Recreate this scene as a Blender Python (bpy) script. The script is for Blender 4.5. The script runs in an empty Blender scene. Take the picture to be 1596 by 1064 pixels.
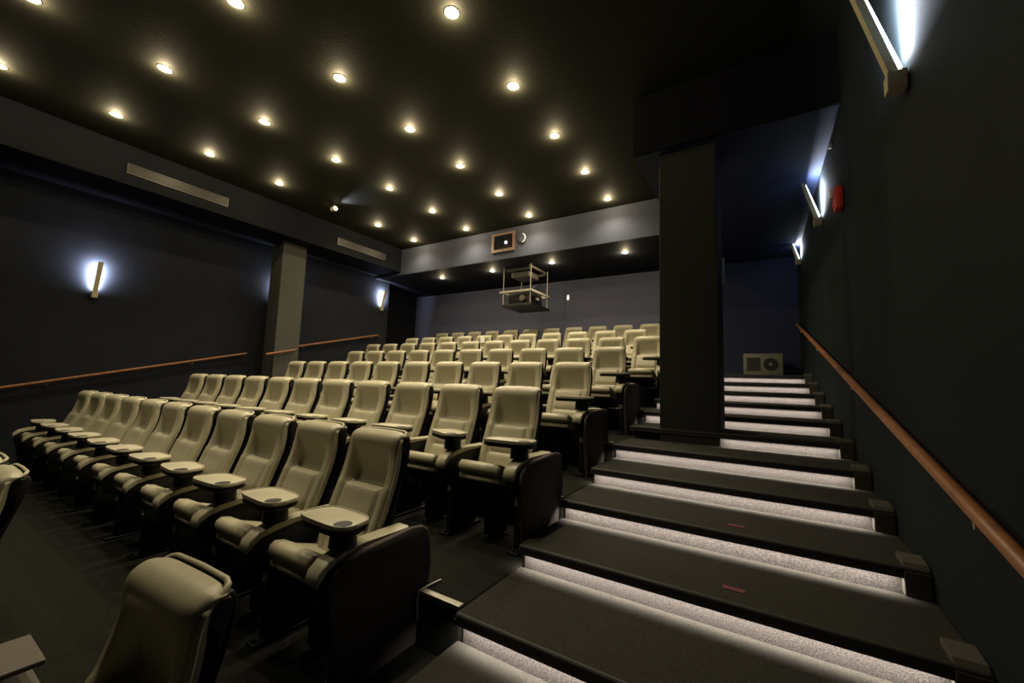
import bpy, bmesh, math, random
from mathutils import Vector, Matrix
random.seed(7)
S = bpy.context.scene
COL = S.collection
PI = math.pi

# ------------------------------------------------------------------ camera, world, exposure
cam_data = bpy.data.cameras.new('camera')
cam_data.sensor_fit = 'HORIZONTAL'
cam_data.sensor_width = 36.0
cam_data.lens = 635.763 / 1596 * 36.0
cam_data.clip_start = 0.02
cam = bpy.data.objects.new('camera', cam_data)
COL.objects.link(cam)
R_ = Vector((0.8485838, 0.5280454, 0.0327660))
U_ = Vector((0.0239617, -0.1002283, 0.9946759))
F_ = Vector((-0.5285181, 0.8432807, 0.0977050))
cam.matrix_world = Matrix(((R_.x, U_.x, -F_.x, 0), (R_.y, U_.y, -F_.y, 0), (R_.z, U_.z, -F_.z, 0), (0, 0, 0, 1)))
S.camera = cam
S.view_settings.view_transform = 'Standard'
S.view_settings.look = 'None'
S.view_settings.gamma = 1.0
S.view_settings.use_curve_mapping = False
S.view_settings.exposure = 0.0
w = bpy.data.worlds.new('world'); S.world = w; w.use_nodes = True
w.node_tree.nodes['Background'].inputs[0].default_value = (0.9, 0.95, 1.0, 1)
w.node_tree.nodes['Background'].inputs[1].default_value = 0.004
S.cycles.use_denoising = True
S.cycles.max_bounces = 6
S.cycles.sample_clamp_indirect = 3.0

SPOT_W = 150.0       # each ceiling downlight
LOW_W = 26.0        # the four under the low ceiling
LED_W = 6.0         # each step light
SCONCE_W = 50.0      # each wall sconce
WARM = (1.0, 0.86, 0.60)
LEDC = (1.0, 0.90, 0.78)
COOL = (0.78, 0.86, 1.0)

# ------------------------------------------------------------------ layout numbers (metres, camera at the origin)
H = 3.45            # main ceiling
HL = 2.75           # low ceiling at the back and over the aisle
XL = -9.3           # left wall
YB = 9.9            # back wall
Y0, DY, Z0, DZ = 2.366, 0.611, -1.154, 0.14   # aisle risers
XS = -1.353         # left end of the aisle steps
LX = [-2.447, -4.14, -5.80, -7.466]
LY = [0.52, 1.535, 2.64, 3.745, 4.85, 5.982, 7.105]
def wall_x(y): return 0.72 - 0.0145 * y        # the right wall is not quite parallel to the rows
def row_floor(r): return Z0 + 2 * DZ * (r - 2)
def row_front(r): return Y0 - DY + 2 * DY * (r - 2)

# ------------------------------------------------------------------ materials
def mat(name, col, rough=0.5, metal=0.0, emit=None, es=0.0, noise=None, bump=None, spec=0.5, coat=0.0, sheen=0.0):
    m = bpy.data.materials.new(name); m.use_nodes = True
    nt = m.node_tree; b = nt.nodes['Principled BSDF']
    b.inputs['Base Color'].default_value = (*col, 1)
    b.inputs['Roughness'].default_value = rough
    b.inputs['Metallic'].default_value = metal
    b.inputs['Specular IOR Level'].default_value = spec
    b.inputs['Coat Weight'].default_value = coat
    if emit:
        b.inputs['Emission Color'].default_value = (*emit, 1)
        b.inputs['Emission Strength'].default_value = es
    tc = nt.nodes.new('ShaderNodeTexCoord')
    if noise:
        sc, amt = noise
        n = nt.nodes.new('ShaderNodeTexNoise'); n.inputs['Scale'].default_value = sc; n.inputs['Detail'].default_value = 4
        r = nt.nodes.new('ShaderNodeValToRGB')
        r.color_ramp.elements[0].position = 0.3; r.color_ramp.elements[1].position = 0.7
        r.color_ramp.elements[0].color = (*[c * (1 - amt) for c in col], 1)
        r.color_ramp.elements[1].color = (*[min(1, c * (1 + amt)) for c in col], 1)
        nt.links.new(tc.outputs['Object'], n.inputs['Vector']); nt.links.new(n.outputs['Fac'], r.inputs['Fac'])
        nt.links.new(r.outputs['Color'], b.inputs['Base Color'])
    if bump:
        sc, st = bump
        n2 = nt.nodes.new('ShaderNodeTexNoise'); n2.inputs['Scale'].default_value = sc; n2.inputs['Detail'].default_value = 3
        bp = nt.nodes.new('ShaderNodeBump'); bp.inputs['Strength'].default_value = st; bp.inputs['Distance'].default_value = 0.01
        nt.links.new(tc.outputs['Object'], n2.inputs['Vector']); nt.links.new(n2.outputs['Fac'], bp.inputs['Height'])
        nt.links.new(bp.outputs['Normal'], b.inputs['Normal'])
    return m
M = {}
M['wallr'] = mat('green_black_paint', (0.015, 0.020, 0.022), 0.75, noise=(2, 0.1), bump=(60, 0.15), spec=0.06)
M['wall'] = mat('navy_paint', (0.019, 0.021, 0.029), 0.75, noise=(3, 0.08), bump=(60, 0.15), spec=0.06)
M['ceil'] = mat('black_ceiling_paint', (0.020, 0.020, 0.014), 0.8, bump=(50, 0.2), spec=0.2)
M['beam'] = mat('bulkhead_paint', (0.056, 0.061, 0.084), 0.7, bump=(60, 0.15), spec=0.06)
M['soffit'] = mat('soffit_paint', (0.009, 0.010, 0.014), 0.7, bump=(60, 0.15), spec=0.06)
M['backwall'] = mat('slate_blue_paint', (0.15, 0.16, 0.25), 0.75, bump=(60, 0.15), spec=0.3)
M['navy'] = mat('deep_navy_paint', (0.022, 0.032, 0.080), 0.7, bump=(60, 0.15), spec=0.3)
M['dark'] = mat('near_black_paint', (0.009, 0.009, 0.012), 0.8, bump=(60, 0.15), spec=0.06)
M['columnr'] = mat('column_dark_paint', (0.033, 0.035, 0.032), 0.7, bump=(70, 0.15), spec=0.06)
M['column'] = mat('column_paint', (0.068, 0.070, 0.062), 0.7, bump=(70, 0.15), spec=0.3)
M['carpet'] = mat('dark_carpet', (0.015, 0.015, 0.012), 0.95, noise=(220, 0.5), bump=(400, 0.6), spec=0.1)
M['riser'] = mat('riser_carpet', (0.070, 0.063, 0.060), 0.95, noise=(150, 0.5), bump=(300, 0.6), spec=0.1)
M['curb'] = mat('curb_carpet', (0.085, 0.08, 0.07), 0.95, noise=(160, 0.15), spec=0.1)
M['tread'] = mat('tread_carpet', (0.038, 0.036, 0.031), 0.95, noise=(160, 0.4), bump=(400, 0.6), spec=0.1)
M['nose'] = mat('rubber_nosing', (0.018, 0.018, 0.017), 0.7)
M['vinyl'] = mat('beige_vinyl', (0.43, 0.40, 0.28), 0.33, noise=(25, 0.05), bump=(260, 0.10), spec=0.45)
M['black'] = mat('black_plastic', (0.007, 0.007, 0.007), 0.5, spec=0.35)
M['panel'] = mat('end_panel_fabric', (0.075, 0.064, 0.060), 0.8, noise=(200, 0.3), spec=0.2)
M['tray'] = mat('beige_laminate', (0.50, 0.47, 0.35), 0.35)
M['well'] = mat('dark_cup_well', (0.02, 0.02, 0.018), 0.5)
M['metal'] = mat('brushed_metal', (0.45, 0.43, 0.38), 0.4, metal=0.9)
M['whitem'] = mat('pale_metal', (0.55, 0.52, 0.42), 0.45, metal=0.2)
M['wood'] = mat('rail_wood', (0.30, 0.125, 0.045), 0.4, noise=(14, 0.25), spec=0.5)
M['bulb'] = mat('downlight_glow', (1, .9, .6), 0.5, emit=(1.0, 0.80, 0.42), es=9)
M['trimring'] = mat('downlight_trim', (0.35, 0.31, 0.2), 0.5)
M['led'] = mat('led_tape', (1, 1, 1), 0.5, emit=LEDC, es=2.0)
M['tube'] = mat('sconce_glow', (1, 1, 1), 0.5, emit=(0.86, 0.93, 1.0), es=14)
M['brass'] = mat('sconce_cream', (0.50, 0.44, 0.28), 0.45)
M['red'] = mat('red_plastic', (0.75, 0.06, 0.04), 0.4)
M['clear'] = mat('strobe_lens', (0.75, 0.75, 0.72), 0.15)
M['sign'] = mat('red_sticker', (0.13, 0.015, 0.03), 0.6)
M['white'] = mat('white_plastic', (0.7, 0.7, 0.66), 0.5)
M['paper'] = mat('white_paper', (0.8, 0.8, 0.76), 0.7)
M['frame'] = mat('brown_wood_frame', (0.16, 0.10, 0.07), 0.6, noise=(20, 0.2))
M['cab'] = mat('grey_cabinet', (0.22, 0.22, 0.17), 0.6)
M['rack'] = mat('dull_rack_metal', (0.16, 0.15, 0.14), 0.55, metal=0.3)
M['glass'] = mat('port_dark_glass', (0.01, 0.01, 0.012), 0.1)
M['lens'] = mat('projector_lens_glow', (1, 1, 1), 0.3, emit=(1, 1, 1), es=3)
M['vent'] = mat('vent_metal', (0.06, 0.056, 0.048), 0.45, metal=0.3)
M['greytable'] = mat('brown_grey_laminate', (0.10, 0.085, 0.07), 0.6)

# ------------------------------------------------------------------ mesh helpers
def obj(name, bm, m, parent=None, smooth=None, kind=None, label=None, cat=None, group=None):
    me = bpy.data.meshes.new(name)
    bmesh.ops.recalc_face_normals(bm, faces=bm.faces)
    bm.to_mesh(me); bm.free()
    mats = m if isinstance(m, (list, tuple)) else [m]
    for x in mats: me.materials.append(x)
    if smooth is not None:
        for p in me.polygons: p.use_smooth = True
        try: me.set_sharp_from_angle(angle=math.radians(smooth))
        except Exception: pass
    o = bpy.data.objects.new(name, me); COL.objects.link(o)
    if parent: o.parent = parent
    tag(o, label, cat, group, kind)
    return o
def tag(o, label=None, cat=None, group=None, kind=None):
    if label: o['label'] = label
    if cat: o['category'] = cat
    if group: o['group'] = group
    if kind: o['kind'] = kind
    return o
def thing(name, label, cat, loc=(0, 0, 0), rz=0.0, group=None):
    o = bpy.data.objects.new(name, None); COL.objects.link(o)
    o.empty_display_size = 0.1
    o.location = loc; o.rotation_euler = (0, 0, rz)
    return tag(o, label, cat, group)
def add_box(bm, x0, x1, y0, y1, z0, z1, bev=0.0, seg=2, mi=0):
    r = bmesh.ops.create_cube(bm, size=1.0)
    vs = r['verts']
    for v in vs:
        v.co = Vector((x0 + (v.co.x + .5) * (x1 - x0), y0 + (v.co.y + .5) * (y1 - y0), z0 + (v.co.z + .5) * (z1 - z0)))
    fs = list({f for v in vs for f in v.link_faces})
    for f in fs: f.material_index = mi
    if bev > 0:
        es = list({e for v in vs for e in v.link_edges})
        bmesh.ops.bevel(bm, geom=es, offset=bev, segments=seg, affect='EDGES', profile=0.5)
    return bm
def box(*a, **k): return add_box(bmesh.new(), *a, **k)
def add_prism(bm, pts, x0, x1, bev=0.0, seg=2):
    """pts: outline in (y, z), extruded along x"""
    a = [bm.verts.new((x0, p[0], p[1])) for p in pts]
    b = [bm.verts.new((x1, p[0], p[1])) for p in pts]
    n = len(pts); fs = [bm.faces.new(a), bm.faces.new(b[::-1])]
    for i in range(n): bm.faces.new((a[i], b[i], b[(i + 1) % n], a[(i + 1) % n]))
    if bev > 0:
        es = [e for f in fs for e in f.edges]
        bmesh.ops.bevel(bm, geom=es, offset=bev, segments=seg, affect='EDGES', profile=0.5)
    return bm
def add_flat(bm, pts, z0, z1, bev=0.0, seg=2):
    """pts: outline in (x, y), extruded along z"""
    a = [bm.verts.new((p[0], p[1], z0)) for p in pts]
    b = [bm.verts.new((p[0], p[1], z1)) for p in pts]
    n = len(pts); fs = [bm.faces.new(a), bm.faces.new(b[::-1])]
    for i in range(n): bm.faces.new((a[i], b[i], b[(i + 1) % n], a[(i + 1) % n]))
    if bev > 0:
        es = [e for f in fs for e in f.edges]
        bmesh.ops.bevel(bm, geom=es, offset=bev, segments=seg, affect='EDGES', profile=0.5)
    return bm
def add_cyl(bm, c, r0, r1, z0, z1, n=24, axis='z', cap=True):
    rings = []
    for z, r in ((z0, r0), (z1, r1)):
        ring = []
        for i in range(n):
            a = 2 * PI * i / n; p, q = r * math.cos(a), r * math.sin(a)
            if axis == 'z': co = (c[0] + p, c[1] + q, z)
            elif axis == 'y': co = (c[0] + p, z, c[1] + q)
            else: co = (z, c[0] + p, c[1] + q)
            ring.append(bm.verts.new(co))
        rings.append(ring)
    for i in range(n): bm.faces.new((rings[0][i], rings[0][(i + 1) % n], rings[1][(i + 1) % n], rings[1][i]))
    if cap: bm.faces.new(rings[0]); bm.faces.new(rings[1][::-1])
    return bm
def add_tube(bm, pts, r, n=10):
    pts = [Vector(p) for p in pts]; rings = []
    for i, p in enumerate(pts):
        t = (pts[min(i + 1, len(pts) - 1)] - pts[max(i - 1, 0)]).normalized()
        up = Vector((0, 0, 1)) if abs(t.z) < .9 else Vector((1, 0, 0))
        a = t.cross(up).normalized(); b = a.cross(t)
        rings.append([bm.verts.new(p + r * (a * math.cos(2 * PI * k / n) + b * math.sin(2 * PI * k / n))) for k in range(n)])
    for A, B in zip(rings, rings[1:]):
        for k in range(n): bm.faces.new((A[k], A[(k + 1) % n], B[(k + 1) % n], B[k]))
    bm.faces.new(rings[0]); bm.faces.new(rings[-1][::-1])
    return bm
def smoothpts(ctrl, n):
    """Catmull-Rom through control points"""
    out = []; P = [Vector(c) for c in ctrl]; P = [2 * P[0] - P[1]] + P + [2 * P[-1] - P[-2]]
    segs = len(P) - 3
    for i in range(n):
        u = i / (n - 1) * segs; k = min(int(u), segs - 1); t = u - k
        a, b, c, d = P[k:k + 4]
        out.append(0.5 * (2 * b + (c - a) * t + (2 * a - 5 * b + 4 * c - d) * t * t + (3 * b - a - 3 * c + d) * t ** 3))
    return out
def struct(name, bm, m, smooth=None, label=None):
    return obj(name, bm, m, kind='structure', smooth=smooth, label=label)

# ------------------------------------------------------------------ the setting
ZB = -2.3
bm = bmesh.new()
add_box(bm, XL, XS, -4.0, row_front(0), ZB, row_floor(-1))
for r in range(0, 8):
    y1 = row_front(r + 1) if r < 7 else YB
    add_box(bm, XL, XS, row_front(r), y1, ZB, row_floor(r), bev=0.012)
struct('floor', bm, M['carpet'])

# aisle steps: a tread slab whose rounded nosing overhangs a pale carpeted riser
for n in range(-6, 10):
    yr = Y0 + DY * n; zt = Z0 + DZ * (n + 1)
    y1 = yr + DY if n < 9 else YB
    xr = wall_x(yr)
    bm = bmesh.new()
    add_box(bm, XS + .02, xr, yr, y1 + (0.0 if n == 9 else .02), ZB, zt - .045, mi=0)
    add_box(bm, XS, xr, yr - .055, y1 + (.0 if n == 9 else -.02), zt - .040, zt, bev=.016, seg=3, mi=1)
    add_box(bm, XS, xr, yr - .055, yr - .046, zt - .056, zt - .030, mi=1)
    for f in bm.faces:
        c = f.calc_center_median()
        f.material_index = 1 if (c.z > zt - .042 or c.y < yr - .04) else 0
        if f.material_index == 1 and c.y < yr - .030: f.material_index = 2
    st = struct('aisle_step', bm, [M['riser'], M['tread'], M['nose']])
# side stringer between the steps and the right wall
bm = bmesh.new()
for n in range(-1, 10):
    yr = Y0 + DY * n; zt = Z0 + DZ * (n + 1)
    xr = wall_x(yr)
    a = 0.10
    pts = [(yr - .05, zt - .15), (yr + DY - .05, zt - .15 + DZ), (yr + DY - .05, zt + DZ + .015), (yr + .02, zt + .015), (yr - .05, zt + .015)]
    add_prism(bm, [(yr - .058, zt - .141), (yr - .004, zt - .141), (yr + .10, zt - .01), (yr + .10, zt + .03), (yr - .02, zt + .016), (yr - .058, zt - .02)], xr - .11, xr - .004, bev=.006)
struct('trim_1', bm, M['curb'])

# metal nosings on the row platforms beside the steps
for i, r in enumerate((1, 2, 3, 4, 5)):
    z = row_floor(r); y = row_front(r)
    struct('trim_%d' % (i + 2), box(-1.73, XS - .005, y - .012, y + .03, z - .02, z + .006, bev=.004), M['metal'])

struct('wall_left', box(XL - .15, XL, -4, 7.95, ZB, H), M['wall'])
bm = bmesh.new()
add_box(bm, XL - .15, XL - .0, 7.95, 8.0, ZB, H)
add_box(bm, -10.25, XL - .1, 7.85, 8.0, ZB, H)
add_box(bm, -10.25, -10.1, 8.0, YB, ZB, H)
struct('wall_left_recess', bm, M['wall'])
struct('wall_back', box(-10.25, -1.02, YB, YB + .15, ZB, H), M['backwall'])
struct('wall_back_aisle', box(-1.02, 1.0, YB, YB + .15, ZB, H), M['navy'])
bm = bmesh.new()
p = [(wall_x(-4), -4), (wall_x(YB), YB), (wall_x(YB) + .2, YB), (wall_x(-4) + .2, -4)]
add_flat(bm, p, ZB, H)
struct('wall_right', bm, M['wallr'])
struct('ceiling', box(-10.25, .95, -4, YB + .15, H, H + .12), M['ceil'])
struct('bulkhead_back', box(-10.1, -1.3, 7.49, 7.55, HL, H - .002), [M['beam']])
struct('ceiling_low_back', box(-10.1, -1.3, 7.552, YB, HL, H - .002), [M['wall']])
struct('ceiling_low_corner', box(-1.3, wall_x(7.5), 7.49, YB, HL - .02, H - .002), [M['navy']])
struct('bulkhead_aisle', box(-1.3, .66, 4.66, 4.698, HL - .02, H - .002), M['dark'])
struct('ceiling_low_aisle', box(-1.3, .66, 4.70, 7.485, HL - .02, H - .002), M['navy'])
struct('floor_recess', box(-10.1, XL, 8.0, YB, ZB, row_floor(7)), M['carpet'])
# soffit along the left wall
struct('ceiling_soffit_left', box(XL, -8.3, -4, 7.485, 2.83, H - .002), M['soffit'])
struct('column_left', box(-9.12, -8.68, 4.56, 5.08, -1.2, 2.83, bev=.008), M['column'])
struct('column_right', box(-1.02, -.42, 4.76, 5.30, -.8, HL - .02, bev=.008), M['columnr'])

# ------------------------------------------------------------------ ceiling downlights
def downlight(x, y, z, label, power, group, cone=88):
    t = thing('ceiling_downlight', label, 'ceiling light', (x, y, z), 0, group)
    bm = bmesh.new()
    n = 28
    prof = [(.056, -.003), (.058, -.006), (.070, -.005), (.074, -.001), (.056, -.001)]
    rings = [[bm.verts.new((r * math.cos(2 * PI * k / n), r * math.sin(2 * PI * k / n), zz)) for k in range(n)] for r, zz in prof]
    for a, b in zip(rings, rings[1:] + rings[:1]):
        for k in range(n): bm.faces.new((a[k], a[(k + 1) % n], b[(k + 1) % n], b[k]))
    obj('trim_ring', bm, M['trimring'], t, smooth=40)
    bm = bmesh.new()
    prof = [(.001, -.022), (.025, -.020), (.044, -.013), (.056, -.003)]
    rings = [[bm.verts.new((r * math.cos(2 * PI * k / n), r * math.sin(2 * PI * k / n), zz)) for k in range(n)] for r, zz in prof]
    for a, b in zip(rings, rings[1:]):
        for k in range(n): bm.faces.new((a[k], a[(k + 1) % n], b[(k + 1) % n], b[k]))
    o = obj('lamp_lens', bm, M['bulb'], t, smooth=60)
    l = bpy.data.lights.new('downlight_lamp', 'SPOT')
    l.energy = power; l.color = WARM; l.spot_size = math.radians(cone); l.spot_blend = 1.0; l.shadow_soft_size = 0.05
    lo = bpy.data.objects.new('downlight_lamp', l); COL.objects.link(lo); lo.parent = t; lo.location = (0, 0, -.06)
    l = bpy.data.lights.new('added_halo_lamp', 'POINT'); l.energy = 14.0; l.color = (1.0, 0.80, 0.48); l.shadow_soft_size = 0.014  # added point lamp that lights a halo on the ceiling round each lens
    lo = bpy.data.objects.new('added_halo_lamp', l); COL.objects.link(lo); lo.parent = t; lo.location = (0, 0, -.040)
    return t
ORD = ['first', 'second', 'third', 'fourth', 'fifth', 'sixth', 'seventh', 'eighth', 'ninth', 'tenth', 'eleventh', 'twelfth']
cname = ['the line nearest the right aisle', 'the second line from the right aisle', 'the third line from the right aisle', 'the line nearest the left wall']
for c, x in enumerate(LX):
    for i, y in enumerate(LY):
        if (c, i) in ((0, 0), (0, 1)):      # above the frame
            continue
        if (c, i) == (1, 0): continue
        if (c, i) == (3, 4): continue       # the spot fixture hangs here
        k = 6 - i
        lab = 'warm round downlight, %s from the rear bulkhead in %s' % (ORD[k] if k else 'nearest', cname[c])
        downlight(x, y, H, lab, SPOT_W * (.5 if i < 2 and c > 1 else (.75 if c == 3 else 1)) * (.62 if i >= 4 else 1), 'warm downlights in the black ceiling', 150 if i >= 4 else 88)
# lights above or behind the frame that still light the room
for x, y, lab in ((LX[0], LY[1], 'warm downlight just above the picture edge, line nearest the right aisle'), (LX[1], LY[0], 'warm downlight just above the picture edge, second line from the right aisle')):
    downlight(x, y, H, lab, SPOT_W * .8, 'warm downlights in the black ceiling')
for c, x in enumerate(LX):
    downlight(x, 8.22, HL, 'warm downlight under the low rear ceiling, %s from the right column' % ORD[c], LOW_W, 'warm downlights under the low rear ceiling', 150)

# angled spotlight on the ceiling
t = thing('spotlight_fixture', 'small ceiling spotlight throwing a white beam sideways across the ceiling', 'spotlight', (-7.35, 4.78, H))
obj('mount', add_cyl(bmesh.new(), (0, 0), .035, .035, -.06, 0), M['black'], t, smooth=40)
obj('lamp_head', add_cyl(bmesh.new(), (0, -.10), .045, .05, -.05, .06, axis='x'), M['whitem'], t, smooth=40)
obj('lamp_lens', add_cyl(bmesh.new(), (0, -.10), .042, .042, .061, .066, axis='x'), M['bulb'], t)
obj('warm_cap', add_cyl(bmesh.new(), (0, -.10), .036, .04, -.062, -.051, axis='x'), M['bulb'], t)
l = bpy.data.lights.new('spot_lamp', 'SPOT'); l.energy = 30; l.color = (.85, .92, 1); l.spot_size = math.radians(62); l.spot_blend = .8; l.shadow_soft_size = .02
lo = bpy.data.objects.new('spot_lamp', l); COL.objects.link(lo); lo.parent = t; lo.location = (.08, 0, -.09)
lo.rotation_euler = Vector((1, .25, .06)).to_track_quat('-Z', 'Y').to_euler()

# ------------------------------------------------------------------ step lights
def step_light(n, x0, x1, label):
    yr = Y0 + DY * n; zt = Z0 + DZ * (n + 1)
    t = thing('step_light', label, 'step light', ((x0 + x1) / 2, yr - .036, zt - .0405), 0, 'light strips under the step nosings')
    hw = (x1 - x0) / 2
    obj('led_strip', box(-hw, hw, -.006, .006, -.005, -.0005), M['led'], t)
    obj('end_cap', box(hw, hw + .012, -.010, .010, -.010, 0), M['whitem'], t)
    l = bpy.data.lights.new('led_lamp', 'AREA'); l.shape = 'RECTANGLE'; l.size = 2 * hw; l.size_y = .012
    l.energy = LED_W * 2 * hw; l.color = LEDC; l.spread = math.radians(150)
    lo = bpy.data.objects.new('led_lamp', l); COL.objects.link(lo); lo.parent = t; lo.location = (0, -.004, -.008)
    lo.rotation_euler = (0, 0, 0)
snames = {-1: 'lowest glowing step light strip at the bottom edge of the photo', 0: 'widest glowing step light strip crossing the lower foreground',
          1: 'step light strip, second up from the widest foreground one', 2: 'step light strip, third up from the widest foreground one',
          3: 'step light strip just below the foot of the right column'}
for n in range(-1, 10):
    x1 = wall_x(Y0 + DY * n) - .125
    if n == 4:
        step_light(n, -.40, x1, 'lowest light strip starting beside the right column foot')
        continue
    if n in snames: lab = snames[n]
    elif n == 9: lab = 'topmost light strip on the aisle stairs, under the grey cabinet'
    elif n == 5: lab = 'light strip showing on both sides of the right column, second from its foot'
    else: lab = 'light strip right of the column, %s from the top of the stairs' % ORD[9 - n]
    step_light(n, XS + .03, x1, lab)
# red stickers on the treads
for n, x, ww, lab in ((0, -.17, .05, 'small dark red sticker on the nearest complete tread'), (1, -.19, .045, 'faint dark red sticker on the tread above the nearest sticker')):
    y = Y0 + DY * n; z = Z0 + DZ * (n + 1)
    obj('step_sticker', box(x - ww, x + ww, y + .085, y + .125, z - .002, z + .003), M['sign'], label=lab, cat='sticker', group='red step stickers')

# ------------------------------------------------------------------ wall sconces
def sconce(x, y, z, side, label, ln=.50, tilt=.22, zs=1.0):
    """side = +1: fixture stands out towards +x (left wall)"""
    t = thing('wall_sconce', label, 'wall light', (x, y, z), 0 if side > 0 else PI, 'torch shaped wall sconces')
    obj('base_block', add_prism(bmesh.new(), [(-.035, -.07), (.035, -.07), (.04, .03), (-.04, .03)], .004, .09, bev=.006), M['brass'], t)
    # slanting front bar: foot at the block, head further out
    hx = .05 + ln * math.sin(tilt); hz = .02 + ln * math.cos(tilt)
    bm = bmesh.new()
    vs = [(.035, .02), (.075, .02), (hx + .045, hz), (hx + .01, hz)]
    a = [bm.verts.new((p[0], -.028, p[1])) for p in vs]; b = [bm.verts.new((p[0], .028, p[1])) for p in vs]
    bm.faces.new(a); bm.faces.new(b[::-1])
    for i in range(4): bm.faces.new((a[i], b[i], b[(i + 1) % 4], a[(i + 1) % 4]))
    obj('front_bar', bm, M['brass'], t)
    bm = bmesh.new()
    vs = [(.022, .05), (.036, .04), (hx + .008, hz - .03), (hx - .006, hz - .03)]
    a = [bm.verts.new((p[0], -.026, p[1])) for p in vs]; b = [bm.verts.new((p[0], .026, p[1])) for p in vs]
    bm.faces.new(a); bm.faces.new(b[::-1])
    for i in range(4): bm.faces.new((a[i], b[i], b[(i + 1) % 4], a[(i + 1) % 4]))
    obj('lamp_tube', bm, M['tube'], t)
    l = bpy.data.lights.new('sconce_lamp', 'AREA'); l.shape = 'RECTANGLE'; l.size = .07; l.size_y = ln * .8
    l.energy = SCONCE_W; l.color = COOL
    lo = bpy.data.objects.new('sconce_lamp', l); COL.objects.link(lo); lo.parent = t
    lo.location = (hx * .5 - .01, 0, hz * .55)
    lo.rotation_euler = Vector((-math.cos(tilt), 0, math.sin(tilt))).to_track_quat('-Z', 'Y').to_euler()
    return t
sconce(XL, 1.93, 1.20, 1, 'glowing wall sconce at far left, between picture edge and left column')
sconce(XL, 4.86, 1.55, 1, 'wall sconce hidden behind the left column, only its glow showing')
sconce(XL, 7.72, 1.95, 1, 'glowing wall sconce at the rear end of the left wall')
sconce(wall_x(2.83), 2.83, 1.70, -1, 'nearest right wall sconce, cut off by the top edge of the photo', ln=.75)
sconce(wall_x(6.15), 6.15, 2.12, -1, 'middle right wall sconce behind the red alarm')
sconce(wall_x(9.05), 9.05, 2.40, -1, 'farthest right wall sconce near the back corner')

# ------------------------------------------------------------------ handrails
def rail(pts, brackets, side, label, r=.024):
    t = thing('handrail', label, 'handrail', pts[0], 0)
    p0 = Vector(pts[0])
    bm = bmesh.new(); add_tube(bm, [Vector(p) - p0 for p in pts], r, 14)
    obj('rail', bm, M['wood'], t, smooth=40)
    for (x, y, z, dx) in brackets:
        b = bmesh.new(); q = Vector((x, y, z)) - p0
        add_tube(b, [q + Vector((0, 0, -r)), q + Vector((0, 0, -.06)), q + Vector((dx * .6, 0, -.075)), q + Vector((dx, 0, -.075))], .008, 8)
        obj('bracket', b, M['whitem'], t, smooth=40)
def lz(y): return -.58 + .2295 * y
rail([(-9.2, -1.5, lz(-1.5)), (-9.2, 4.2, lz(4.2)), (-9.17, 4.27, lz(4.27))], [(-9.2, y, lz(y), -.1) for y in (.3, 1.55, 3.35)], 1, 'long brown wooden handrail on the left wall, ahead of the column')
rail([(-8.61, 4.36, .385), (-8.60, 4.98, .53)], [(-8.60, 4.66, .455, -.08)], 1, 'short brown wooden handrail fixed to the left column')
rail([(-9.2, 5.15, lz(5.15)), (-9.2, 7.6, lz(7.6)), (-9.2, 7.66, lz(7.6) - .03)], [(-9.2, y, lz(y), -.1) for y in (5.5, 7.45)], 1, 'brown wooden handrail on the left wall, behind the column')
def rx(y): return wall_x(y) - .06
rp = []
for i in range(12):
    y = .6 + i * .82; rp.append((rx(y), y, -.475 + .2295 * (y - 1.93)))
rail(rp, [(rx(y), y, -.475 + .2295 * (y - 1.93), .06) for y in (2.2, 4.4, 6.6, 8.8)], -1, 'long brown wooden handrail running up the right wall', r=.028)

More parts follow.
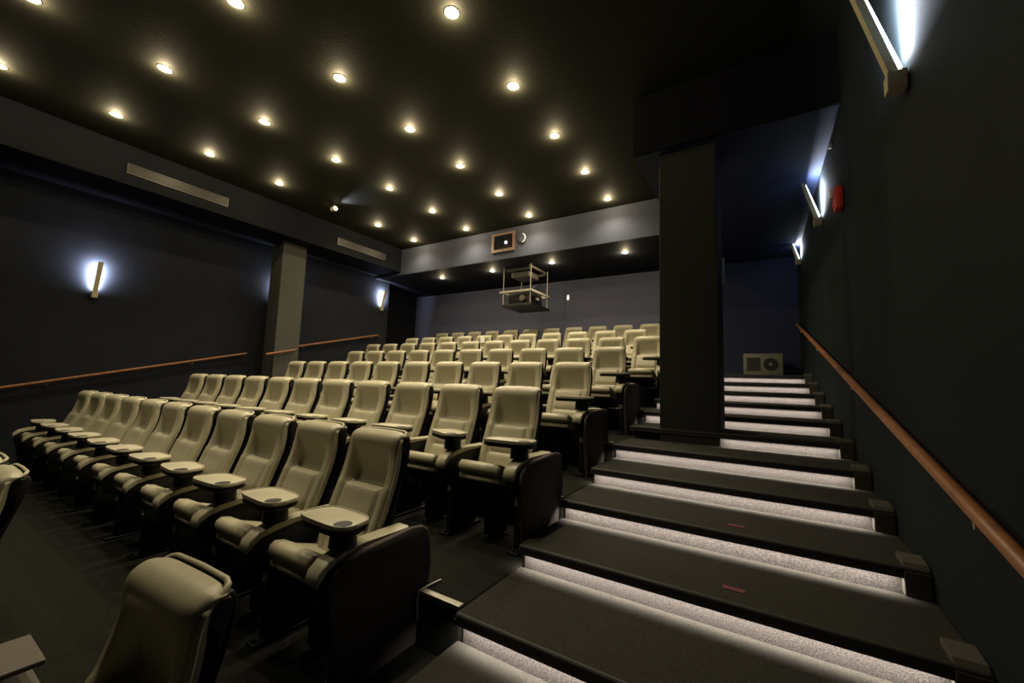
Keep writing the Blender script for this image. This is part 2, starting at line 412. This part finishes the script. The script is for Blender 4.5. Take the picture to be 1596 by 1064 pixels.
# ------------------------------------------------------------------ the cinema chair
def make_chair():
    t = thing('cinema_seat', 'x', 'cinema seat')
    hb = 52; wb = 41
    # --- backrest cushion
    ctrl = [(0, -.300, .40), (0, -.258, .53), (0, -.214, .65), (0, -.168, .77), (0, -.132, .87), (0, -.112, .96), (0, -.106, 1.03), (0, -.092, 1.08), (0, -.05, 1.106), (0, -.008, 1.10)]
    P = smoothpts(ctrl, hb + 1)
    def halfw(t_, z):
        h = .216 - .006 * t_ + .012 * math.sin(PI * min(1, t_ * 1.5))
        if t_ > .84: h -= .022 * ((t_ - .84) / .16) ** 2
        return h
    def sm(a, b, v):
        v = max(0.0, min(1.0, (v - a) / (b - a))); return v * v * (3 - 2 * v)
    bm = bmesh.new(); front = []
    for i, p in enumerate(P):
        t_ = i / hb; z = p.z
        tan = (P[min(i + 1, hb)] - P[max(i - 1, 0)]).normalized(); nrm = Vector((0, -tan.z, tan.y))
        hw = halfw(t_, z)
        row = []
        for j in range(wb):
            u = -1 + 2 * j / (wb - 1)
            x = hw * u; s = abs(u)
            mid = 1 - sm(.60, .80, s)
            d = 0.0
            if z < 1.04 and p.y < -.06:
                # hollow head area between raised sides, deepest just above the lumbar pad
                d -= .068 * mid * sm(.795, .825, z) * (1 - sm(.83, 1.05, z))
            if z < .81:
                d += .010 * mid * math.sin(min(1, (z - .40) / .41) * PI) ** .5 if z > .40 else 0
                d -= .016 * max(0, 1 - abs(s - .68) / .07)
                d -= .018 * max(0, 1 - abs(z - .60) / .022) * mid
                d += .010 * sm(.72, .9, s) * (1 - sm(.92, 1.0, s))
            if z > 1.0: d += .010 * sm(1.0, 1.06, z) * (1 - s ** 4)
            if s > .97: d -= .014
            elif s > .88: d -= .004
            q = p + nrm * d; row.append(bm.verts.new((x, q.y, q.z)))
        front.append(row)
    for a, b in zip(front, front[1:]):
        for j in range(wb - 1): bm.faces.new((a[j], a[j + 1], b[j + 1], b[j]))
    for side in (0, wb - 1):
        prev = None
        for i, p in enumerate(P):
            v = front[i][side]; sh = bm.verts.new((v.co.x, v.co.y + .035 if i < hb - 2 else max(v.co.y, p.y) + .006, v.co.z - (.0 if i < hb - 4 else .015)))
            if prev: bm.faces.new((front[i - 1][side], v, sh, prev))
            prev = sh
    obj('backrest', bm, M['vinyl'], t, smooth=50)
    # --- one run of piping up one edge, across the top and down the other
    bm = bmesh.new(); left = []
    for i, p in enumerate(P):
        if i < 1 or p.z > 1.065 or p.y > -.07: continue
        left.append((-(halfw(i / hb, p.z) + .003), p.y + .020 + .012 * sm(.95, 1.09, p.z), p.z))
    xt = halfw(1, 1.1)
    top = [(-xt * 1.01, -.035, 1.078), (-xt * .985, -.008, 1.092), (-xt * .92, .006, 1.102), (-xt * .80, .012, 1.107), (0, .014, 1.110), (xt * .80, .012, 1.107), (xt * .92, .006, 1.102), (xt * .985, -.008, 1.092), (xt * 1.01, -.035, 1.078)]
    add_tube(bm, left + top + [(-a, b, c) for a, b, c in left[::-1]], .0095, 8)
    obj('piping', bm, M['vinyl'], t, smooth=60)
    # --- dark shell behind
    Q = smoothpts(ctrl, 16)
    outer = [(-.15, .38), (-.125, .50), (-.09, .65), (-.05, .80), (-.005, .95), (.022, 1.04), (.026, 1.08), (.016, 1.098)]
    prof = [(q.y + (.088 if q.z < 1.0 else .06) if q.y < -.1 else q.y + .03, q.z - (.014 if k > 12 else 0)) for k, q in enumerate(Q) if k < 14] + [o_ for o_ in outer[::-1]]
    bm = add_prism(bmesh.new(), prof, -.218, .218, bev=.004)
    for v in bm.verts:
        if v.co.z > .90: v.co.x *= 1 - .16 * min(1, (v.co.z - .90) / .20) ** 2; v.co.z -= .012 * min(1, (v.co.z - .90) / .20)
    obj('back_shell', bm, M['black'], t, smooth=40)
    # --- seat cushion, tipped up a little at the front
    def seatpt(s, h):     # s along depth 0 rear .. 1 front
        y = -.20 - .36 * s; z = .40 + .115 * s + h
        return y, z
    bm = bmesh.new(); prof = []
    prof = [(-.22, .39), (-.22, .43), (-.30, .452), (-.42, .515), (-.50, .563), (-.545, .572), (-.572, .555), (-.580, .525), (-.570, .498), (-.545, .488), (-.40, .455)]
    add_prism(bm, [(p[0], p[1]) for p in prof], -.182, .182, bev=.022, seg=3)
    obj('seat_cushion', bm, M['vinyl'], t, smooth=50)
    bm = add_prism(bmesh.new(), [(-.22, .36), (-.22, .41), (-.52, .475), (-.548, .482), (-.560, .466), (-.556, .444), (-.535, .436)], -.178, .178, bev=.008)
    obj('seat_base', bm, M['vinyl'], t, smooth=50)
    bm = bmesh.new(); add_prism(bm, [(-.20, .30), (-.20, .37), (-.53, .44), (-.50, .38), (-.40, .31)], -.17, .17, bev=.008)
    add_box(bm, -.05, .05, -.40, -.22, .02, .32, bev=.01)
    obj('seat_pan', bm, M['black'], t, smooth=40)
    # --- right arm: black body, beige pad, post, foot
    arm_parts(t, .30)
    # --- tray table on the arm
    bm = bmesh.new(); pts = []
    for k in range(36):
        a = 2 * PI * k / 36
        ex = math.copysign(abs(math.cos(a)) ** .55, math.cos(a)) * .190
        ey = math.copysign(abs(math.sin(a)) ** .6, math.sin(a)) * .105
        pts.append((ex * (1 + .18 * ey / .105 * (-.5)) - .06, ey))
    add_flat(bm, pts, -.006, .010, bev=.004)
    tray = obj('tray_table', bm, M['tray'], t, smooth=50)
    tray.location = (.272, -.47, .735)
    bm = bmesh.new(); add_flat(bm, [(x * .97 - .001, y * .95) for x, y in pts], -.034, -.0065, bev=.010)
    obj('underside', bm, M['black'], tray, smooth=50, label='black tray underside')
    bm = add_cyl(bmesh.new(), (.065, -.045), .042, .042, .0102, .0118, 24)
    obj('cup_recess', bm, M['well'], tray)
    bm = bmesh.new(); add_tube(bm, [(pts[k % 36][0] * .975 - .002, pts[k % 36][1] * .965, .011) for k in range(0, 37)], .004, 6)
    obj('raised_rim', bm, M['tray'], tray, smooth=60)
    bm = bmesh.new(); add_cyl(bm, (.01, 0), .066, .060, -.112, -.0345, 28)
    obj('tray_support', bm, M['black'], tray, smooth=40)
    return t
def arm_parts(t, x):
    s = 1 if x > 0 else -1
    bm = add_prism(bmesh.new(), [(-.60, .40), (-.625, .50), (-.61, .555), (-.55, .585), (-.40, .60), (-.12, .60), (-.10, .56), (-.14, .36), (-.40, .34)], x - .038, x + .038, bev=.01)
    obj('arm_body', bm, M['black'], t, smooth=40)
    top = [(-.628, .50), (-.640, .52), (-.628, .562), (-.585, .598), (-.50, .618), (-.38, .628), (-.10, .628), (-.10, .602), (-.38, .602), (-.50, .592), (-.575, .572), (-.612, .545)]
    bm = add_prism(bmesh.new(), top, x - .045, x + .045, bev=.008)
    obj('arm_pad', bm, M['vinyl'], t, smooth=45)
    bm = bmesh.new(); add_box(bm, x - .03, x + .03, -.50, -.20, .02, .36, bev=.01)
    obj('leg', bm, M['black'], t, smooth=40)
    bm = bmesh.new(); add_box(bm, x - .04, x + .04, -.56, -.14, .002, .022, bev=.004)
    add_cyl(bm, (x, -.54), .009, .009, .02, .034, 8); add_cyl(bm, (x, -.16), .009, .009, .02, .034, 8)
    obj('floor_foot', bm, M['black'], t)
    bm = add_box(bmesh.new(), x - .02, x + .02, -.512, -.500, .31, .36, bev=.004)
    obj('number_plate', bm, M['whitem'], t, label='pale metal plate')
def end_panel(t, x):
    s = 1 if x > 0 else -1
    c = [(-.52, .0), (-.57, .30), (-.60, .47), (-.58, .545), (-.52, .585), (-.40, .612), (-.10, .622), (-.02, .615), (.025, .585), (.045, .52), (.05, .40), (.03, .0)]
    bm = add_prism(bmesh.new(), c, x, x + .035 * s, bev=.012)
    obj('end_panel', bm, M['panel'], t, smooth=45, label='dark fabric covered end panel')
    top = [(-.60, .50), (-.607, .525), (-.585, .565), (-.53, .60), (-.40, .628), (-.09, .638), (-.09, .62), (-.40, .612), (-.52, .585), (-.58, .545)]
proto = make_chair()
def copy_tree(o, parent=None):
    c = o.copy(); COL.objects.link(c); c.parent = parent
    for ch in [k for k in bpy.data.objects if k.parent == o and k != c]: copy_tree(ch, c)
    return c
proto_children = [(k, [g for g in bpy.data.objects if g.parent == k]) for k in bpy.data.objects if k.parent == proto]
def dup_chair():
    r = proto.copy(); COL.objects.link(r); tray = None
    for k, gs in proto_children:
        c = k.copy(); COL.objects.link(c); c.parent = r
        if k.name.startswith('tray_table'): tray = c
        for g in gs:
            d = g.copy(); COL.objects.link(d); d.parent = c
    return r, tray
used = [False]
def place(x, yh, zf, label, group, right_end=False, left_end=False, tray_rz=None, rz=0.0):
    if not used[0]:
        r = proto; tray = [k for k, g in proto_children if k.name.startswith('tray_table')][0]; used[0] = True
        later.append((r, x, yh, zf, label, group, right_end, left_end, rz, tray, tray_rz)); return
    r, tray = dup_chair()
    later.append((r, x, yh, zf, label, group, right_end, left_end, rz, tray, tray_rz))
later = []
# row: first seat x (nearest the aisle), head y, seats
ROWS = {1: (-2.035, 1.794, 11), 2: (-1.767, 2.985, 11), 3: (-1.836, 4.278, 10), 4: (-1.823, 5.505, 10), 5: (-1.602, 6.734, 12), 6: (-2.127, 7.94, 11), 7: (-2.134, 9.148, 11)}
RN = {1: 'first full row from the front', 2: 'second full row from the front', 3: 'third full row from the front', 4: 'fourth full row from the front', 5: 'fifth full row from the front', 6: 'row just ahead of the rearmost', 7: 'rearmost row'}
for r, (x0, yh, n) in ROWS.items():
    for i in range(n):
        lab = 'beige high-backed seat, %s from the right aisle, %s' % (ORD[i] if i else 'nearest', RN[r])
        a = random.uniform(-.10, .10)
        if r == 2 and i == 1: a = -.45
        if r == 2 and i == 0: a = .12
        place(x0 - .6 * i, yh, row_floor(r), lab, 'beige cinema seats, %s' % RN[r], right_end=(i == 0), left_end=(i == n - 1), tray_rz=a)
place(-1.515, .62, row_floor(0), 'lone beige seat nearest the camera, cut off by the bottom edge', 'beige cinema seats in the nearest row', tray_rz=.0, rz=math.radians(3))
place(-3.78, .57, row_floor(0), 'beige seat at the left edge, right one of a cut off pair', 'beige cinema seats in the nearest row', tray_rz=.05)
place(-4.38, .57, row_floor(0), 'beige seat at the left edge, left one of a cut off pair', 'beige cinema seats in the nearest row', tray_rz=-.05)
for (r, x, yh, zf, label, group, re_, le_, rz, tray, trz) in later:
    r.location = (x, yh, zf); r.rotation_euler = (0, 0, rz)
    r['label'] = label; r['group'] = group; r['category'] = 'cinema seat'
    if trz is not None: tray.rotation_euler = (0, 0, trz)
    if re_: end_panel(r, .345)
    if le_: arm_parts(r, -.30); end_panel(r, -.345)

# ------------------------------------------------------------------ projector rack under the low ceiling
t = thing('projector_rack', 'metal projector cage hanging from the low ceiling above the rear seats', 'projector rack', (-4.95, 8.45, HL))
hx, hy = .40, .45
for sx in (-1, 1):
    for sy in (-1, 1):
        obj('hanger_rod', add_tube(bmesh.new(), [(sx * hx * .93, sy * hy * .93, 0), (sx * hx * .93, sy * hy * .93, -.92)], .010, 8), M['whitem'], t, smooth=50)
bm = bmesh.new()
for a, b in (((-hx - .05, -hy), (hx, -hy)), ((-hx, hy), (hx, hy))): add_box(bm, a[0], b[0], a[1] - .02, a[1] + .02, -.66, -.61)
for x in (-hx, hx): add_box(bm, x - .02, x + .02, -hy, hy, -.66, -.61)
obj('lower_frame', bm, M['whitem'], t)
bm = bmesh.new()
for y in (-hy * .8, hy * .8): add_box(bm, -hx * .8, hx * .8, y - .025, y + .025, -.12, -.06)
for x in (-hx * .8, hx * .8): add_box(bm, x - .025, x + .025, -hy, hy, -.07, -.02)
add_box(bm, -hx * .6, hx * .6, -.28, .2, -.26, -.13, bev=.01)
obj('upper_frame', bm, M['rack'], t)
obj('shelf_tray', box(-hx, hx + .02, -hy, hy + .02, -.99, -.93, bev=.006), M['black'], t)
t2 = thing('projector', 'dark projector resting inside the hanging metal cage', 'projector', (-4.95, 8.45, HL - .928))
obj('body', box(-.30, .30, -.30, .30, 0, .27, bev=.02), M['black'], t2, smooth=40)
obj('lens_barrel', add_cyl(bmesh.new(), (.12, .14), .07, .06, -.38, -.301, axis='y'), M['rack'], t2, smooth=40)
obj('top_cover', box(-.26, .26, -.24, .24, .271, .30, bev=.01), M['black'], t2)
bm = bmesh.new(); add_tube(bm, [(.25, -.2, .3), (.30, -.16, .42), (.33, 0, .5), (.30, .1, .38), (.2, .1, .3)], .014, 8)
obj('cable', bm, M['vent'], t2, smooth=60)
obj('junction_box', box(.31, .36, -.06, .04, .12, .19, bev=.01), M['whitem'], t2)

# projection port in the bulkhead
t = thing('projection_port', 'brown framed projection window set into the grey bulkhead', 'projection window', (-5.0, 7.488, 3.13))
bm = bmesh.new()
add_box(bm, -.31, -.25, -.04, 0, -.22, .22); add_box(bm, .25, .31, -.04, 0, -.22, .22); add_box(bm, -.25, .25, -.04, 0, -.22, -.155); add_box(bm, -.25, .25, -.04, 0, .17, .22)
obj('frame', bm, M['frame'], t)
obj('pane', box(-.25, .25, -.012, -.002, -.155, .17), M['glass'], t)
obj('lens_light', add_cyl(bmesh.new(), (.07, -.01), .035, .035, -.03, -.013, axis='y'), M['lens'], t)
t = thing('wall_speaker', 'small oval white fitting on the bulkhead beside the projection window', 'wall fitting', (-4.50, 7.488, 3.14))
obj('housing', add_cyl(bmesh.new(), (0, 0), .10, .085, -.001, -.045, axis='y'), M['beam'], t, smooth=40)
bm = bmesh.new(); add_tube(bm, [(.09 * math.cos(a), -.05, .10 * math.sin(a)) for a in [-1.3 + k * .26 for k in range(11)]], .013, 8)
obj('bright_rim', bm, M['white'], t, smooth=60)

# vents on the left soffit
def vent(y0, y1, lab):
    t = thing('air_vent', lab, 'air vent', (-8.298, (y0 + y1) / 2, 3.08), 0, 'slot vents on the left soffit')
    L = (y1 - y0) / 2
    bm = bmesh.new()
    add_box(bm, 0, .014, -L, L, .065, .082); add_box(bm, 0, .014, -L, L, -.082, -.065); add_box(bm, 0, .014, -L, -L + .02, -.065, .065); add_box(bm, 0, .014, L - .02, L, -.065, .065)
    obj('frame', bm, M['vent'], t)
    for z in (-.032, 0, .032): obj('louvre', box(.001, .010, -L + .02, L - .02, z - .005, z + .005), M['vent'], t)
    obj('dark_slot', box(0, .002, -L + .02, L - .02, -.065, .065), M['well'], t)
vent(1.9, 3.3, 'long slot air vent on the left soffit, nearer the camera')
vent(5.55, 6.95, 'long slot air vent on the left soffit, beyond the left column')

# ------------------------------------------------------------------ things on the walls
x = wall_x(4.8)
t = thing('fire_alarm', 'red fire alarm horn with a clear strobe on the right wall', 'fire alarm', (x, 4.80, 1.845), PI)
obj('housing', box(.001, .065, -.07, .07, -.12, .10, bev=.012), M['red'], t, smooth=40)
obj('strobe_lens', box(.066, .10, -.035, .035, .0, .085, bev=.012), M['clear'], t, smooth=40)
obj('sounder', add_cyl(bmesh.new(), (0, -.06), .035, .03, .066, .075, axis='x'), M['red'], t)
obj('wall_sensor', box(wall_x(5.25) - .03, wall_x(5.25) - .001, 5.23, 5.27, 2.58, 2.63, bev=.006), M['whitem'], label='tiny pale sensor on the right wall above the red alarm', cat='sensor')
t = thing('emergency_lamp', 'small oval white lamp on the back wall right of the projector cage', 'wall lamp', (-4.46, YB - .001, 2.28))
bm = bmesh.new(); add_cyl(bm, (0, 0), .05, .04, -.001, -.04, axis='y')
for v in bm.verts: v.co.z *= 2.0
obj('cover', bm, M['white'], t, smooth=50)
l = obj('lamp_face', box(-.02, .02, -.048, -.041, -.06, .06, bev=.003), M['lens'], t)
obj('wall_sensor', box(-4.11, -4.06, YB - .03, YB - .001, 2.56, 2.62, bev=.006), M['cab'], label='tiny grey sensor high on the back wall', cat='sensor')
obj('wall_sensor', box(-8.37, -8.32, YB - .03, YB - .001, 2.33, 2.38, bev=.006), M['cab'], label='tiny grey sensor at the left part of the back wall', cat='sensor')
t = thing('column_lamp', 'slim pale fitting on the side of the right column', 'wall fitting', (-.419, 5.2, 1.37))
obj('cover', box(0, .03, -.03, .03, -.16, .14, bev=.008), M['white'], t)
obj('end_clip', box(0, .034, -.02, .02, -.19, -.162, bev=.003), M['metal'], t)

# ------------------------------------------------------------------ loose things
t = thing('equipment_cabinet', 'grey box with a round dark fan, standing at the top of the aisle stairs', 'equipment box', (-.065, 9.5, .246))
obj('body', box(-.33, .33, -.17, .17, .03, .46, bev=.012), M['cab'], t, smooth=40)
obj('fan_grille', add_cyl(bmesh.new(), (.13, .25), .12, .12, -.172, -.180, axis='y'), M['well'], t)
obj('fan_hub', add_cyl(bmesh.new(), (.13, .25), .035, .03, -.180, -.188, axis='y'), M['cab'], t)
obj('side_panel', box(-.27, -.04, -.176, -.171, .12, .38, bev=.002), M['vent'], t)
for sx in (-1, 1): obj('foot', box(sx * .26 - .03, sx * .26 + .03, -.14, .14, 0, .03), M['black'], t)

t = thing('side_table', 'small brown grey side table cut off at the bottom left corner', 'side table', (-2.21, .31, row_floor(0)))
obj('table_top', box(-.12, .12, -.14, .13, .712, .732, bev=.006), M['greytable'], t)
obj('lower_shelf', box(-.12, .14, -.14, .13, .62, .645, bev=.005), M['greytable'], t)
obj('pedestal', add_cyl(bmesh.new(), (0, 0), .025, .025, .02, .714, 16), M['black'], t, smooth=40)
obj('base_plate', add_cyl(bmesh.new(), (0, 0), .12, .13, 0, .02, 28), M['black'], t, smooth=40)

z1 = row_floor(2)
obj('cable', add_tube(bmesh.new(), [(-1.62, 1.90, z1 + .008), (-1.625, 1.80, z1 + .012), (-1.63, 1.737, z1 + .008), (-1.632, 1.728, z1 - .03), (-1.632, 1.733, z1 - .09), (-1.63, 1.735, z1 - .14)], .005, 8), M['white'], smooth=60,
    label='thin white cable hanging over the platform edge behind the nearest end panel', cat='cable')
xs = -2.127 - .6 * 6
# a white card on one rear seat
z = row_floor(6)
obj('paper_sheet', box(-5.79, -5.67, 7.812, 7.818, z + .93, z + 1.07, bev=.001), M['paper'], label='small white sheet on the headrest of a rear seat', cat='paper')
